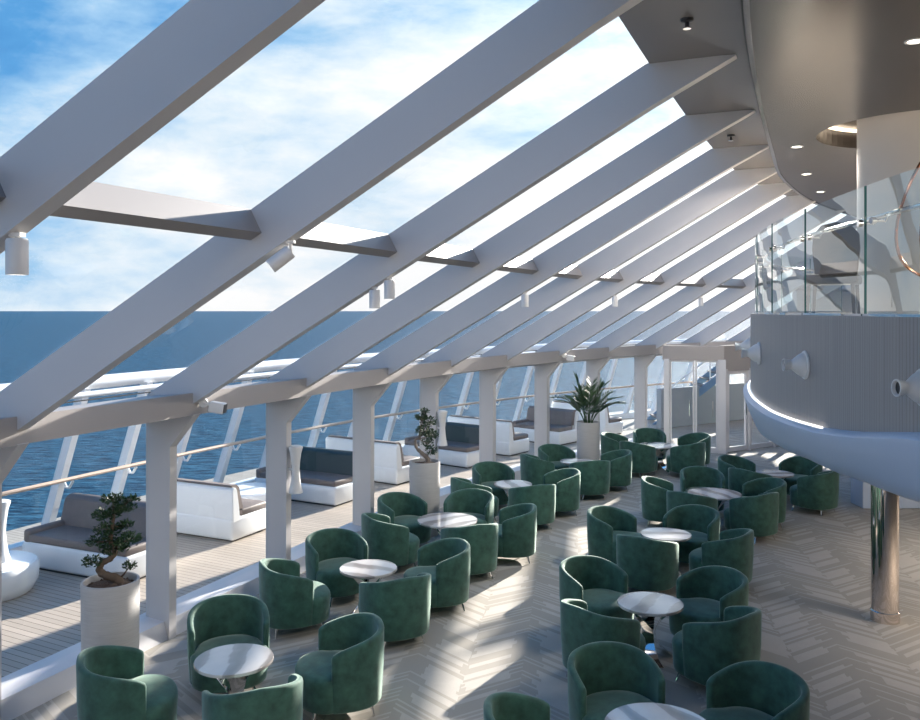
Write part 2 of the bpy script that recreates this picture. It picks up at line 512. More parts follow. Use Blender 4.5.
# ------------------------------------------------------------------ balcony
RC = [(6.2, -4), (4.6, -.5), (3.75, 2.0), (3.3, 4.2), (3.17, 5.81), (3.2, 6.65), (3.34, 8.15), (3.50, 9.44), (3.90, 11.2), (4.53, 13.0), (5.45, 14.8), (7.0, 16.6), (9.2, 18.4), (12.5, 19.8), (17, 20.4)]
RC = smooth_curve(RC, 5)
LEN = [0]
for a, b in zip(RC, RC[1:]): LEN.append(LEN[-1] + (b - a).length)
def zb(p):
    xs = [(-4, 3.0), (4, 2.98), (5.8, 2.87), (6.75, 2.735), (7.5, 2.66), (8.3, 2.62), (9.2, 2.60), (10.7, 2.60), (12, 2.62), (99, 2.62)]
    for (a, za), (b, zz) in zip(xs, xs[1:]):
        if p.y <= b: return za + (zz - za) * max(0, (p.y - a)) / (b - a)
    return 2.62
bm = bmesh.new(); uvl = bm.loops.layers.uv.new('UVMap')
inn = off(RC, .12)
a = [bm.verts.new((p.x, p.y, zb(p))) for p in RC]; b = [bm.verts.new((p.x, p.y, 3.70)) for p in RC]
a2 = [bm.verts.new((q.x, q.y, zb(p))) for p, q in zip(RC, inn)]; b2 = [bm.verts.new((q.x, q.y, 3.70)) for q in inn]
for i in range(len(a) - 1):
    for quad_, (u0, v0) in (((a[i], a[i + 1], b[i + 1], b[i]), (0, 0)), ((b[i], b[i + 1], b2[i + 1], b2[i]), (0, 0)), ((a2[i], b2[i], b2[i + 1], a2[i + 1]), (0, 0)), ((a[i], a2[i], a2[i + 1], a[i + 1]), (0, 0))):
        f = bm.faces.new(quad_)
        for lp in f.loops:
            k = i if lp.vert in (a[i], b[i], a2[i], b2[i]) else i + 1
            lp[uvl].uv = (LEN[k], lp.vert.co.z)
struct('balcony_fascia_wall', bm, M['fascia'], smooth=True)
# balcony slab
bm = bmesh.new()
ii = off(RC, .11)
prism(bm, [(p.x, p.y) for p in ii] + [(17, -4)], lambda p: Vector((p[0], p[1], 3.64)), lambda p: Vector((p[0], p[1], 3.42)))
struct('balcony_floor', bm, M['carpet'])
# smooth bowl under the fascia
bm = bmesh.new()
secs = [(.10, .06), (-.07, .02), (-.10, -.01), (-.095, -.06), (-.05, -.20), (.02, -.38), (.07, -.49), (.12, -.53), (.6, -.57), (1.2, -.58), (3.0, -.60)]
offs = [off(RC, d) for d, _ in secs]
def dscale(y):
    xs = [(5.0, .92), (5.9, .90), (7.0, .72), (8.4, .68), (9.6, .76), (10.8, .90), (12.0, 1.0)]
    if y <= xs[0][0]: return xs[0][1]
    for (a, p), (b, q) in zip(xs, xs[1:]):
        if y <= b: return p + (q - p) * (y - a) / (b - a)
    return 1.0
rows = []
for (d, dz), oc in zip(secs, offs):
    rows.append([bm.verts.new((q.x, q.y, zb(p) + (dz * dscale(p.y) if dz < -.05 else dz))) for p, q in zip(RC, oc)])
for A_, B_ in zip(rows, rows[1:]):
    for i in range(len(RC) - 1): bm.faces.new((A_[i], A_[i + 1], B_[i + 1], B_[i]))
struct('balcony_bowl_ceiling', bm, M['bluewhite'], smooth=True, sharp=50)
# flat ceiling beneath the balcony
bm = bmesh.new()
pl = off(RC, 2.7)
prism(bm, [(p.x, p.y) for p in pl if p.x < 17] + [(17, 16), (17, -4)], lambda p: Vector((p[0], p[1], 2.30)), lambda p: Vector((p[0], p[1], 2.36)))
struct('lower_ceiling', bm, M['bluewhite'])
# LED strip in the ledge
bm = bmesh.new()
led = [(p, zb(p)) for p in RC if 7.25 < p.y < 16]
c0 = off([p for p, _ in led], -.04); c1 = off([p for p, _ in led], -.02)
loft(bm, [[(q.x, q.y, z + .026), (r_.x, r_.y, z + .030), (r_.x, r_.y, z + .045), (q.x, q.y, z + .041)] for (p, z), q, r_ in zip(led, c0, c1)])
tag(obj('led_strip', bm, M['led']), 'glowing white LED strip along the ledge under the curved balcony fascia', 'light strip')

# glass balustrade: separate panels with top height 4.75
def at_len(d, pts=RC, L=LEN):
    for i in range(len(pts) - 1):
        if d <= L[i + 1]: return pts[i].lerp(pts[i + 1], (d - L[i]) / (L[i + 1] - L[i]))
    return pts[-1]
def len_of_y(y):
    for i in range(len(RC) - 1):
        if RC[i].y <= y <= RC[i + 1].y: return LEN[i] + (LEN[i + 1] - LEN[i]) * (y - RC[i].y) / (RC[i + 1].y - RC[i].y)
joints = [len_of_y(y) for y in (3.75, 5.3, 6.78, 8.32, 9.75, 11.25, 12.6)]
joints += [joints[-1] + 1.5 * k for k in range(1, 5)]
pl_lab = ['cut by the frame edge', 'standing in front of the round white pillar', 'beside the dark seat back', 'third from the dark seat back', 'where the balcony edge starts to curve away', 'on the far curve of the balcony', 'beyond the curve above the fascia', 'deep on the far side of the balcony', 'at the far end over the glass doors', 'last but one of the far balcony run']
RI = off(RC, .05)
for k in range(len(joints) - 1):
    d0, d1 = joints[k] + .012, joints[k + 1] - .012
    root = thing('balustrade_panel', 'clear glass balustrade panel %s' % pl_lab[min(k, 9)], 'glass panel', (*at_len(d0), 3.70), 0, 'glass panels along the balcony edge')
    o0 = Vector(root.location)
    n = 24
    bm = bmesh.new()
    pts = [at_len(d0 + (d1 - d0) * j / n) for j in range(n + 1)]
    nn = off(pts, .06)
    strip(bm, nn, 3.68, nn, 4.75)
    for v in bm.verts: v.co -= o0
    obj('pane', bm, M['rail'], root, smooth=True)
    for jj in (0, n):
        bm = bmesh.new()
        p = nn[jj]; tt = (nn[1] - nn[0]).normalized(); nr = Vector((tt.y, -tt.x))
        hexa(bm, [Vector((*(p + nr * a_ + tt * b_), z)) - o0 for z in (3.68, 4.75) for a_, b_ in ((-.005, -.0015), (-.005, .0015), (.005, .0015), (.005, -.0015))])
        obj('edge', bm, M['edge'], root)
    bm = bmesh.new()   # bright bottom channel
    loft(bm, [[Vector((q.x, q.y, 3.695)) - o0, Vector((r_.x, r_.y, 3.695)) - o0, Vector((r_.x, r_.y, 3.72)) - o0, Vector((q.x, q.y, 3.72)) - o0] for q, r_ in zip(off(pts, .03), off(pts, .09))])
    obj('channel', bm, M['chrome'], root)
    for jj, sgn in ((0, 1), (n, -1)):
        tt = (nn[1] - nn[0]).normalized(); p = nn[jj] + tt * .10 * sgn; nr = Vector((tt.y, -tt.x))
        bm = bmesh.new()
        rot = Matrix.Translation(Vector((p.x, p.y, 4.46)) - o0) @ Vector((nr.x, nr.y, 0)).to_track_quat('Z', 'Y').to_matrix().to_4x4()
        lathe(bm, [(.028, -.016), (.028, .02), (.012, .02), (.012, .09)], 16, rot)
        tube(bm, [rot @ Vector((0, 0, .08)), rot @ Vector((0, 0, .10)) + Vector((0, 0, -.01)), Vector((p.x + nr.x * .12, p.y + nr.y * .12, 4.50)) - o0], .008, 6)
        obj('clamp', bm, M['chrome'], root, smooth=True)
bm = bmesh.new()
hp = [at_len(joints[0] + (joints[-1] - joints[0]) * j / 60) for j in range(61)]
tube(bm, [(q.x, q.y, 4.51) for q in off(hp, .185)], .02, 10)
tag(obj('handrail', bm, M['chrome'], smooth=True), 'thin steel handrail running behind the balcony glass panels', 'handrail')

# horn lamps on the fascia
def horn(d, label, z=3.22):
    p = at_len(d); q = at_len(d + .05); t_ = (q - p).normalized(); nr = Vector((-t_.y, t_.x, 0))   # outward
    root = thing('horn_spotlight', label, 'spotlight', (p.x, p.y, z), 0, 'horn shaped spotlights on the balcony fascia')
    rot = nr.to_track_quat('Z', 'Y').to_matrix().to_4x4()
    bm = bmesh.new(); lathe(bm, [(.135, .0), (.14, .008), (.135, .02), (.11, .022)], 32, rot)
    obj('mounting_flange', bm, M['fix'], root, smooth=True)
    bm = bmesh.new(); lathe(bm, [(.118, .02), (.112, .045), (.095, .075), (.07, .105), (.05, .13), (.044, .15)], 32, rot)
    obj('horn', bm, M['fix'], root, smooth=True)
    bm = bmesh.new(); lathe(bm, [(.044, .145), (.050, .15), (.052, .18), (.060, .20), (.060, .21), (.05, .21), (.045, .185), (.0001, .17)], 32, rot)
    nz = obj('nozzle', bm, M['fix'], root, smooth=True)
    bm = bmesh.new(); lathe(bm, [(.044, .1862), (.044, .1875)], 24, rot); obj('lens', bm, M['black'], nz)
horn(len_of_y(5.72), 'white horn spotlight on the grey fascia, largest of the row')
horn(len_of_y(8.1), 'white horn spotlight on the fascia below the dark seat back, second largest')
horn(len_of_y(10.3), 'small white horn spotlight on the fascia where it curves')
horn(len_of_y(12.1), 'white horn spotlight standing out past the end of the curved fascia')

# round pillar on the balcony, chrome pillar under it
bm = bmesh.new(); lathe(bm, [(.66, 3.64), (.66, 6.02)], 64, Matrix.Translation((HC[0], HC[1], 0)))
struct('round_pillar', bm, M['wallw'], smooth=True)
bm = bmesh.new(); lathe(bm, [(.165, 0), (.165, .12), (.155, .13), (.155, 2.3)], 48, Matrix.Translation((5.14, 10.16, 0)))
struct('steel_pillar', bm, M['chromed'], smooth=True)

# ------------------------------------------------------------------ vestibule and far partition
def wall_seg(a, b, parts, prefix, h=2.82):
    pass
VA, VB, VC = Vector((5.52, 22.45)), Vector((6.86, 22.0)), Vector((12.5, 25.45))
def seg_box(bm, a, b, u0, u1, z0, z1, th=.12):
    d = (b - a).normalized(); n = Vector((d.y, -d.x))
    p, q = a + d * u0, a + d * u1
    hexa(bm, [(*(p - n * th / 2), z0), (*(q - n * th / 2), z0), (*(q + n * th / 2), z0), (*(p + n * th / 2), z0),
              (*(p - n * th / 2), z1), (*(q - n * th / 2), z1), (*(q + n * th / 2), z1), (*(p + n * th / 2), z1)])
L1 = (VB - VA).length
bm = bmesh.new(); seg_box(bm, VA, VB, -.1, L1 + .06, 2.42, 2.80, .16); struct('vestibule_header_beam', bm, M['header'])
for u0, u1, nm in ((-.06, .08, 'window_post_column'), (L1 - .10, L1 + .10, 'window_post_column')):
    bm = bmesh.new(); seg_box(bm, VA, VB, u0, u1, 0, 2.45, .2); struct(nm, bm, M['sill'])
bm = bmesh.new(); seg_box(bm, VA, VB, .08, L1 - .10, 0, .12, .1); struct('vestibule_sill', bm, M['sill'])
# a sliding glass door with frames
def door(name, a, b, u0, u1, z1, fr=.07, handle=True):
    bm = bmesh.new()
    seg_box(bm, a, b, u0, u0 + fr, .02, z1, .07); seg_box(bm, a, b, u1 - fr, u1, .02, z1, .07)
    seg_box(bm, a, b, u0 + fr, u1 - fr, .02, .14, .07); seg_box(bm, a, b, u0 + fr, u1 - fr, z1 - fr, z1, .07)
    w = struct(name, bm, M['sill'])
    d = (b - a).normalized(); p, q = a + d * (u0 + fr), a + d * (u1 - fr)
    bm = bmesh.new(); quad(bm, [(*p, .14), (*q, .14), (*q, z1 - fr), (*p, z1 - fr)])
    obj('door_glass', bm, M['glass'], w)
    if handle:
        n = Vector((d.y, -d.x)); h = a + d * (u1 - .12) + n * .07
        bm = bmesh.new(); tube(bm, [(*h, .95), (*h, 1.35)], .014, 8); obj('door_handle', bm, M['chrome'], w)
door('door_1', VA, VB, .085, .72, 2.42, .045)
door('door_2', VA, VB, .74, L1 - .105, 2.42, .045)
L2 = (VC - VB).length
bm = bmesh.new(); seg_box(bm, VB, VC, -.05, L2, 2.15, 2.82, .14); struct('partition_header_beam', bm, M['header'])
pos = [.16, .98, 1.04, 1.98, 2.06, 3.0, 3.1, 4.0, 4.1, 5.0, 5.1, 6.2]
for k in range(0, 12, 2):
    door('door_%d' % (3 + k // 2), VB, VC, pos[k], pos[k + 1], 2.14, .085, k in (0, 4))
for k, u in enumerate((.06, 1.01, 2.02, 3.05, 4.05, 5.05)):
    bm = bmesh.new(); seg_box(bm, VB, VC, u - .03 - (.06 if k == 0 else 0), u + .03 + (.04 if k == 0 else 0), 0, 2.2, .16); struct('partition_column', bm, M['sill'])
bm = bmesh.new(); seg_box(bm, VC, Vector((17, 25.45)), 0, 4.5, 0, 2.82, .14); struct('wall_far', bm, M['wallw'])
bm = bmesh.new(); seg_box(bm, VB, VC, 2.95, L2, 2.82, 5.4, .14); seg_box(bm, VC, Vector((17, 25.45)), 0, 4.5, 2.82, 5.4, .14); struct('sun_block_wall', bm, M['wallw'])  # unseen wall, added to keep a sun patch off the floor

# grey plinth behind chrome pillar
bm = bmesh.new(); box(bm, (8.25, 16.1, .55), (1.3, .5, 1.1), bev=.02)
tag(obj('service_counter', bm, M['bluewhite']), 'pale plain counter half hidden behind the shiny steel pillar', 'counter')

# ------------------------------------------------------------------ outer deck: screen, rail, seats
OFF = 4.1
def PO(tt, o, z):
    """point on the outer deck: tt = bay parameter (float column index), o = distance outward"""
    i = min(int(tt), NC - 2); f_ = tt - i
    p = Pc[i].lerp(Pc[i + 1], f_); n_ = In[i].lerp(In[i + 1], f_).normalized()
    q = p - n_ * o
    return Vector((q.x, q.y, z))
# coaming
bm = bmesh.new()
for i in range(NC - 1):
    hexa(bm, [PO(i, OFF + .12, -.05), PO(i + 1 - 1e-6, OFF + .12, -.05), PO(i + 1 - 1e-6, OFF - .1, -.05), PO(i, OFF - .1, -.05),
              PO(i, OFF + .12, .18), PO(i + 1 - 1e-6, OFF + .12, .18), PO(i + 1 - 1e-6, OFF - .1, .18), PO(i, OFF - .1, .18)])
struct('deck_edge_curb', bm, M['screen'])
# top beam of the screen
bm = bmesh.new()
ring = []
LEAN = .36
def scr(z): return OFF - LEAN * (z - .18)
TS = [k / 3 for k in range(0, 3 * (NC - 1))]
for tt in TS:
    c_ = PO(tt, scr(2.56), 2.63); n_ = (PO(tt, 0, 0) - PO(tt, 1, 0))
    ring.append([c_ + n_ * (.11 * math.cos(a_)) + Vector((0, 0, .105 * math.sin(a_))) for a_ in [2 * PI * q / 10 for q in range(10)]])
loft(bm, ring)
struct('deck_screen_top_beam', bm, M['screen'], smooth=True, sharp=60)
bm = bmesh.new(); ring = []
for tt in TS:
    c_ = PO(tt, scr(2.56) - .55, 2.52); n_ = (PO(tt, 0, 0) - PO(tt, 1, 0))
    ring.append([c_ + n_ * (.06 * math.cos(a_)) + Vector((0, 0, .045 * math.sin(a_))) for a_ in [2 * PI * q / 10 for q in range(10)]])
loft(bm, ring)
struct('deck_pipe_beam', bm, M['screen'], smooth=True, sharp=60)
mull0, mstep = 4.33 - 6 * .54, .54
mt = []
tt = mull0
while tt < 14.4:
    mt.append(tt); tt += mstep
for k, tt in enumerate(mt):
    def S(z, din, w):
        i = min(int(tt), NC - 2); tg = (Pc[i + 1] - Pc[i]).normalized()
        p = PO(tt, scr(z) - din, z); return p + Vector((tg.x, tg.y, 0)) * w
    bm = bmesh.new()
    hexa(bm, [S(.18, 0, -.06), S(.18, 0, .06), S(.18, .16, .06), S(.18, .16, -.06), S(2.56, 0, -.06), S(2.56, 0, .06), S(2.56, .16, .06), S(2.56, .16, -.06)])
    o = struct('deck_screen_column', bm, M['screen'])
    bm = bmesh.new()
    tube(bm, [S(1.12, .14, .02), S(1.02, .24, .02), S(1.02, .30, .02), S(1.13, .34, .02)], .022, 6)
    obj('rail_bracket', bm, M['screen'], o)
    if k < len(mt) - 1:
        t2 = mt[k + 1]
        bm = bmesh.new()
        quad(bm, [PO(tt, scr(.18) - .02, .18), PO(t2, scr(.18) - .02, .18), PO(t2, scr(2.5) - .02, 2.5), PO(tt, scr(2.5) - .02, 2.5)])
        struct('deck_screen_window', bm, M['outglass'])
bm = bmesh.new()
tube(bm, [PO(q, scr(1.15) - .34, 1.17) for q in TS if q < 14.9], .032, 8)
tag(obj('wooden_handrail', bm, M['handrail'], smooth=True), 'varnished wooden handrail running along the outer deck windscreen', 'handrail')

def rounded_box(bm, c, s, r=.04, M_=None): return box(bm, c, s, M_, bev=r)
def bench(px, py, flip, label, W=2.05, back_mat='taupe'):
    """local: +x along length from inner end outward, +y = direction the sitter faces; origin = inner front/back corner on floor"""
    tt_dir = Vector((.40, .917)); 
    # nearest bay tangent
    i = min(range(NC), key=lambda k: (Pc[k] - Vector((px, py))).length)
    tg = Tn[i]; out = -In[i]
    out = (out * .97 + Vector((-.0, .22))).normalized() if False else out
    root = thing('deck_sofa', label, 'outdoor sofa', (px, py, -.01), 0, 'white sofas on the outer deck')
    fy = tg if flip else -tg     # facing
    X = Vector((out.x, out.y, 0)); Y = Vector((-fy.x, -fy.y, 0)); # local y goes away from the front edge
    Mx = Matrix(((X.x, Y.x, 0, 0), (X.y, Y.y, 0, 0), (0, 0, 1, 0), (0, 0, 0, 1)))
    D = .95
    # local origin at front inner corner; y from 0 (front) to D (back)
    y0 = -D if flip else 0
    T_ = Mx @ Matrix.Translation((0, y0, 0))
    bm = bmesh.new(); rounded_box(bm, (W / 2, D / 2, .20), (W, D, .36), .05, T_)
    obj('base', bm, M['white'], root, smooth=True)
    bm = bmesh.new(); rounded_box(bm, (W / 2, D / 2 - .02, .012), (W - .1, D - .1, .03), .005, T_); obj('plinth', bm, M['black'], root)
    bm = bmesh.new()
    prof = [(D - .20, .30), (D - .16, .55), (D - .12, .84), (D - .08, .88), (D - .03, .88), (D, .84), (D - .015, .30)]
    prism(bm, prof, lambda p: T_ @ Vector((.0, p[0], p[1])), lambda p: T_ @ Vector((W, p[0], p[1])))
    bmesh.ops.bevel(bm, geom=[e for e in bm.edges], offset=.012, segments=2, affect='EDGES')
    obj('back_shell', bm, M['white'], root, smooth=True)
    bm = bmesh.new(); rounded_box(bm, (W / 2 - .02, D / 2 - .12, .43), (W - .10, D - .28, .12), .035, T_)
    obj('seat_cushion', bm, M['taupe'], root, smooth=True)
    bm = bmesh.new()
    prof = [(D - .33, .48), (D - .23, .86), (D - .15, .915), (D - .03, .915), (D - .02, .885), (D - .12, .87), (D - .17, .50)]
    prism(bm, prof, lambda p: T_ @ Vector((.05, p[0], p[1])), lambda p: T_ @ Vector((W - .05, p[0], p[1])))
    bmesh.ops.bevel(bm, geom=[e for e in bm.edges], offset=.01, segments=2, affect='EDGES')
    obj('back_cushion', bm, M[back_mat], root, smooth=True)
    bm = bmesh.new()    # low outer arm
    rounded_box(bm, (W - .09, D / 2 - .06, .455), (.14, D - .14, .20), .05, T_)
    obj('armrest', bm, M['taupe'], root, smooth=True)
    return root
bench(-4.55, 11.45, False, 'white deck sofa with taupe seat directly behind the big bonsai')
bench(-3.67, 13.55, True, 'white backed deck sofa seen from behind, between the first two window columns', W=1.8)
bench(-2.37, 16.0, False, 'deck sofa with dark green and taupe cushions beside the hourglass speaker', back_mat='greenback')
bench(-1.35, 17.94, True, 'white backed deck sofa seen from behind beside the small bonsai')
bench(.175, 19.87, False, 'dark cushioned deck sofa just past the small bonsai', back_mat='greenback')
bench(1.27, 21.5, True, 'farther white backed deck sofa seen from behind with dark rim')
bench(2.75, 23.2, False, 'dark cushioned deck sofa behind the palm planter', W=1.7)
bench(4.3, 24.9, True, 'farthest deck sofa beyond the palm, turned away')
def drum(x, y, label, r=.62):
    root = thing('drum_table', label, 'table', (x, y, -.01), 0, 'round white drum tables on deck')
    bm = bmesh.new(); lathe(bm, [(r * .82, .0), (r * .88, .03), (r * .98, .15), (r, .30), (r * .985, .37), (r * .95, .40), (r * .90, .405)], 48)
    obj('body', bm, M['white'], root, smooth=True)
    bm = bmesh.new(); lathe(bm, [(r * .9, .400), (r * .9, .412)], 48); obj('table_top', bm, M['white'], root)
drum(-6.27, 11.15, 'round white drum table with a lamp, cut by the frame edge')
drum(-3.95, 15.75, 'round white drum table between two facing deck sofas')
def hourglass(name, loc, h, r, label, cat, mat):
    root = thing(name, label, cat, loc, 0)
    bm = bmesh.new(); lathe(bm, [(r, 0), (r * 1.02, h * .03), (r * .8, h * .15), (r * .62, h * .35), (r * .56, h * .5), (r * .62, h * .65), (r * .8, h * .85), (r * 1.02, h * .97), (r, h)], 24)
    obj('body', bm, mat, root, smooth=True)
    bm = bmesh.new(); lathe(bm, [(r * .8, h), (r * .7, h + .012)], 24); obj('cap', bm, M['fix'], root)
    return root
hourglass('deck_lamp', (-6.14, 11.2, .40), .80, .13, 'white hourglass lamp standing on the drum table', 'lamp', M['fix'])
for ci, lab in ((5, 'white hourglass wall speaker on the second window column'), (7, 'white hourglass wall speaker behind the small bonsai')):
    p = P3(ci, .44, 1.22, .06)
    s_ = hourglass('wall_speaker', p, .64, .095, lab, 'speaker', M['fix'])
    bm = bmesh.new(); q = P3(ci, .33, 0, .06) - P3(ci, .44, 0, .06)
    tube(bm, [(0, 0, .32), (q.x, q.y, .32)], .02, 8); obj('bracket', bm, M['fix'], s_)

# stair outside beyond the doors
root = thing('deck_staircase', 'blue painted outdoor staircase seen through the glass doors', 'staircase', (7.6, 27.5, 0))
bm = bmesh.new()
for w_ in (0, 1.1):
    hexa(bm, [(-1.3, w_, 0), (-.95, w_, 0), (-.95, w_ + .08, 0), (-1.3, w_ + .08, 0), (2.1, w_, 2.6), (2.45, w_, 2.6), (2.45, w_ + .08, 2.6), (2.1, w_ + .08, 2.6)])
M['stair'] = simple('stair_paint', (.18, .30, .45), .5)
obj('stringer', bm, M['stair'], root)
for k in range(12):
    bm = bmesh.new(); box(bm, (-1.0 + .28 * k, .58, .2 + .21 * k), (.28, 1.06, .04)); obj('tread', bm, M['taupe'], root)
bm = bmesh.new(); tube(bm, [(-1.1, .04, .9), (2.3, .04, 3.5)], .03, 8); tube(bm, [(-1.1, .04, .1), (-1.1, .04, .9)], .025, 8); tube(bm, [(.6, .04, 1.4), (.6, .04, 2.2)], .025, 8)
obj('stair_rail', bm, M['screen'], root)
bm = bmesh.new(); seg_box(bm, Vector((6.3, 26.6)), Vector((10.2, 29.2)), 0, 4.6, 0, 1.25, .2); struct('wall_bulwark', bm, M['bulwark'])
bm = bmesh.new(); box(bm, (12.6, 29.2, 1.3), (4.5, .3, 2.7)); struct('wall_deckhouse', bm, M['header'])

# ------------------------------------------------------------------ furniture
def sup(a, n):
    x = math.sin(a); y = -math.cos(a)
    r = (abs(x) ** n + abs(y) ** n) ** (-1 / n)
    return x * r, y * r
def make_chair():
    root = thing('tub_chair', 'x', 'chair')
    bm = bmesh.new()
    A0 = 112; N = 44
    rings = []
    for j in range(-2, N + 3):
        jj = min(max(j, 0), N)
        ang = -A0 + 2 * A0 * jj / N
        a_ = math.radians(ang); k = abs(ang) / A0
        ux, uy = sup(a_, 2.5)
        H_ = .81 - .14 * k ** 1.6
        th = .062
        shr = 1.0
        extra = 0
        if j < 0 or j > N:
            e = abs(j - jj)
            shr = (.86, .45)[e - 1]; extra = (.012, .022)[e - 1]
        ox, oy = ux * .395, uy * .385
        nx, ny = ux, uy; L = math.hypot(nx, ny); nx /= L; ny /= L
        cx, cy = ox - nx * th / 2, oy - ny * th / 2
        tx, ty = (ny, -nx)
        sg = -1 if ang < 0 else 1
        # tangent towards opening
        tx, ty = (-ny * sg, nx * sg)
        cx += tx * extra; cy += ty * extra
        hw = th / 2 * shr
        zt = H_ - (1 - shr) * .05 - .012 * max(0, (k - .94) / .06)
        zb_ = .125 + (1 - shr) * .02
        def pt(s_, z, tap=0): return (cx + nx * s_ - ux * tap, cy + ny * s_ - uy * tap, z)
        zm = zb_ + (zt - zb_) * .5
        ring = [pt(hw, zb_ + .02, .022), pt(hw * 1.0, zm, .004), pt(hw, zt - .035), pt(hw * .85, zt - .013), pt(hw * .4, zt - .002), pt(-hw * .4, zt - .002), pt(-hw * .85, zt - .013),
                pt(-hw, zt - .035), pt(-hw * 1.0, zm, -.0), pt(-hw * 1.0, zb_ + .02, .015), pt(-hw * .7, zb_, .015), pt(hw * .7, zb_, .026)]
        rings.append(ring)
    loft(bm, rings)
    obj('backrest', bm, M['velvet'], root, smooth=True, sharp=60)
    bm = bmesh.new(); rings = []
    for (s_, z) in ((.90, .125), (.955, .14), (.97, .18), (.985, .30), (1.0, .375), (.99, .41), (.95, .432), (.88, .445), (.6, .457), (.25, .462)):
        ring = []
        for q in range(40):
            a_ = 2 * PI * q / 40
            ux, uy = sup(a_, 2.35)
            x_ = ux * .325; y_ = uy * .335
            q_ = min(max((y_ + .098 - .04) / .14, 0), 1); x_ = ux * (.325 + .052 * q_ * q_ * (3 - 2 * q_))
            ring.append((x_ * s_, .098 + y_ * s_, z))
        rings.append(ring)
    loft(bm, rings)
    obj('seat', bm, M['velvet'], root, smooth=True, sharp=60)
    for sx in (-1, 1):
        for yy_ in (-.22, .28):
            bm = bmesh.new()
            x0, y0_ = sx * .20, yy_; x1, y1_ = sx * .25, yy_ * 1.14
            tube(bm, [(x0, y0_, .135), (x1, y1_, .0)], [.020, .010], 10)
            obj('leg', bm, M['chrome'], root, smooth=True)
    return root
CH = [(1,-2.30,8.35,-161),(1,-2.89,7.25,-68),(1,-1.11,7.90,109),(1,-1.69,6.85,25),(2,-1.97,9.90,-67),(2,-1.61,11.00,-146),(2,-0.74,9.55,27),(2,-0.27,10.60,111),
(3,-1.03,12.20,-63),(3,-0.89,13.30,-134),(3,0.14,13.50,159),(3,0.13,11.85,22),(3,0.77,12.65,91),(4,0.24,14.85,-61),(4,0.64,16.00,-157),(4,1.24,14.50,21),(4,1.81,15.45,104),
(5,1.64,17.25,-71),(5,2.10,18.15,-151),(5,2.59,16.80,12),(5,3.20,17.60,96),(6,3.76,20.05,-117),(6,4.04,19.05,-48),(6,4.66,20.65,179),(6,5.54,20.00,114),(6,5.11,18.95,36),
(7,3.56,14.70,-106),(7,3.83,13.85,-42),(7,4.47,15.50,175),(7,5.24,14.60,99),(7,4.80,13.80,32),(8,3.41,12.40,138),(8,2.28,12.35,-130),(8,2.50,11.20,-32),(8,3.55,11.35,54),
(9,1.57,9.75,-146),(9,1.44,8.55,-51),(9,2.79,9.40,115),(9,2.58,8.40,39),(10,1.32,7.10,-167),(10,0.56,6.25,-88),(10,2.36,6.75,116),
(11,6.76,16.70,125),(11,6.60,15.60,39),(11,5.58,16.80,-138),(11,5.48,15.80,-54)]
TN = {1: 'the big bonsai table', 2: 'the second window row table', 3: 'the large window row table',
      4: 'the table past the small bonsai', 5: 'the palm planter table', 6: 'the glass doors table',
      7: 'the large aisle row table', 8: 'the pale aisle row table', 9: 'the crossed leg table',
      10: 'the table cut by the bottom edge', 11: 'the table under the balcony end'}
ROLES = {1: ['backed to the window, facing viewer', 'side on beside the bonsai pot', 'on the aisle side', 'back to viewer'],
 2: ['side on by the window', 'facing viewer by the window', 'back to viewer', 'on the aisle side'],
 3: ['side on by the window', 'facing viewer before the planter', 'facing viewer, far side', 'back to viewer', 'outermost at the aisle'],
 4: ['side on by the window', 'facing viewer', 'back to viewer', 'on the aisle side'],
 5: ['side on by the window', 'facing viewer', 'back to viewer', 'on the aisle side'],
 6: ['tucked behind, palm side', 'back to viewer, palm side', 'facing viewer', 'facing the palm', 'back to viewer, door side'],
 7: ['side on, window side', 'mostly hidden, back turned', 'facing viewer', 'balcony side, farther back', 'back to viewer, balcony side'],
 8: ['facing viewer', 'window side, open to table', 'back to viewer', 'side on, balcony side'],
 9: ['facing viewer, window side', 'back turned, window side', 'facing viewer, balcony side', 'back turned, balcony side'],
 10: ['facing viewer', 'window side', 'balcony side'],
 11: ['facing viewer', 'back turned, alone on open carpet', 'farther back, window side', 'mostly hidden, back turned']}
proto = make_chair()
cnt = {}
for k, (ti, x, y, a_) in enumerate(CH):
    o = proto if k == 0 else copy_tree(proto)
    o.location = (x, y, 0); o.rotation_euler = (0, 0, math.radians(a_))
    r_ = cnt.get(ti, 0); cnt[ti] = r_ + 1
    o['label'] = 'green tub chair at %s, %s' % (TN[ti], ROLES[ti][r_])
    o['group'] = 'green velvet tub chairs at the lounge tables'

def make_table(R, label):
    root = thing('cocktail_table', label, 'table')
    bm = bmesh.new(); lathe(bm, [(R * .985, .570), (R, .576), (R, .594), (R * .992, .60), (R * .90, .6005)], 64)
    obj('table_top', bm, M['marble'], root, smooth=True, sharp=30)
    s_ = R / .35
    for k in range(3):
        a0 = 2 * PI * k / 3 + .35
        bm = bmesh.new(); rings = []
        for j in range(13):
            u = j / 12
            z = .568 * (1 - u)
            rr = (.045 + .20 * abs(2 * u - 1) ** 1.5) * (1 if s_ < 1.1 else 1.12)
            tw = a0 + (u - .5) * 1.5
            wd = .085 - .02 * math.sin(PI * u)
            c_ = Vector((rr * math.cos(tw), rr * math.sin(tw), z)); tg = Vector((-math.sin(tw), math.cos(tw), 0)); rd = Vector((math.cos(tw), math.sin(tw), 0))
            rings.append([c_ + tg * wd + rd * .004, c_ - tg * wd + rd * .004, c_ - tg * wd - rd * .004, c_ + tg * wd - rd * .004])
        loft(bm, rings)
        obj('leg', bm, M['chrome'], root, smooth=True, sharp=50)
    bm = bmesh.new(); lathe(bm, [(.18, .556), (.18, .572)], 32); obj('top_plate', bm, M['chrome'], root)
    return root
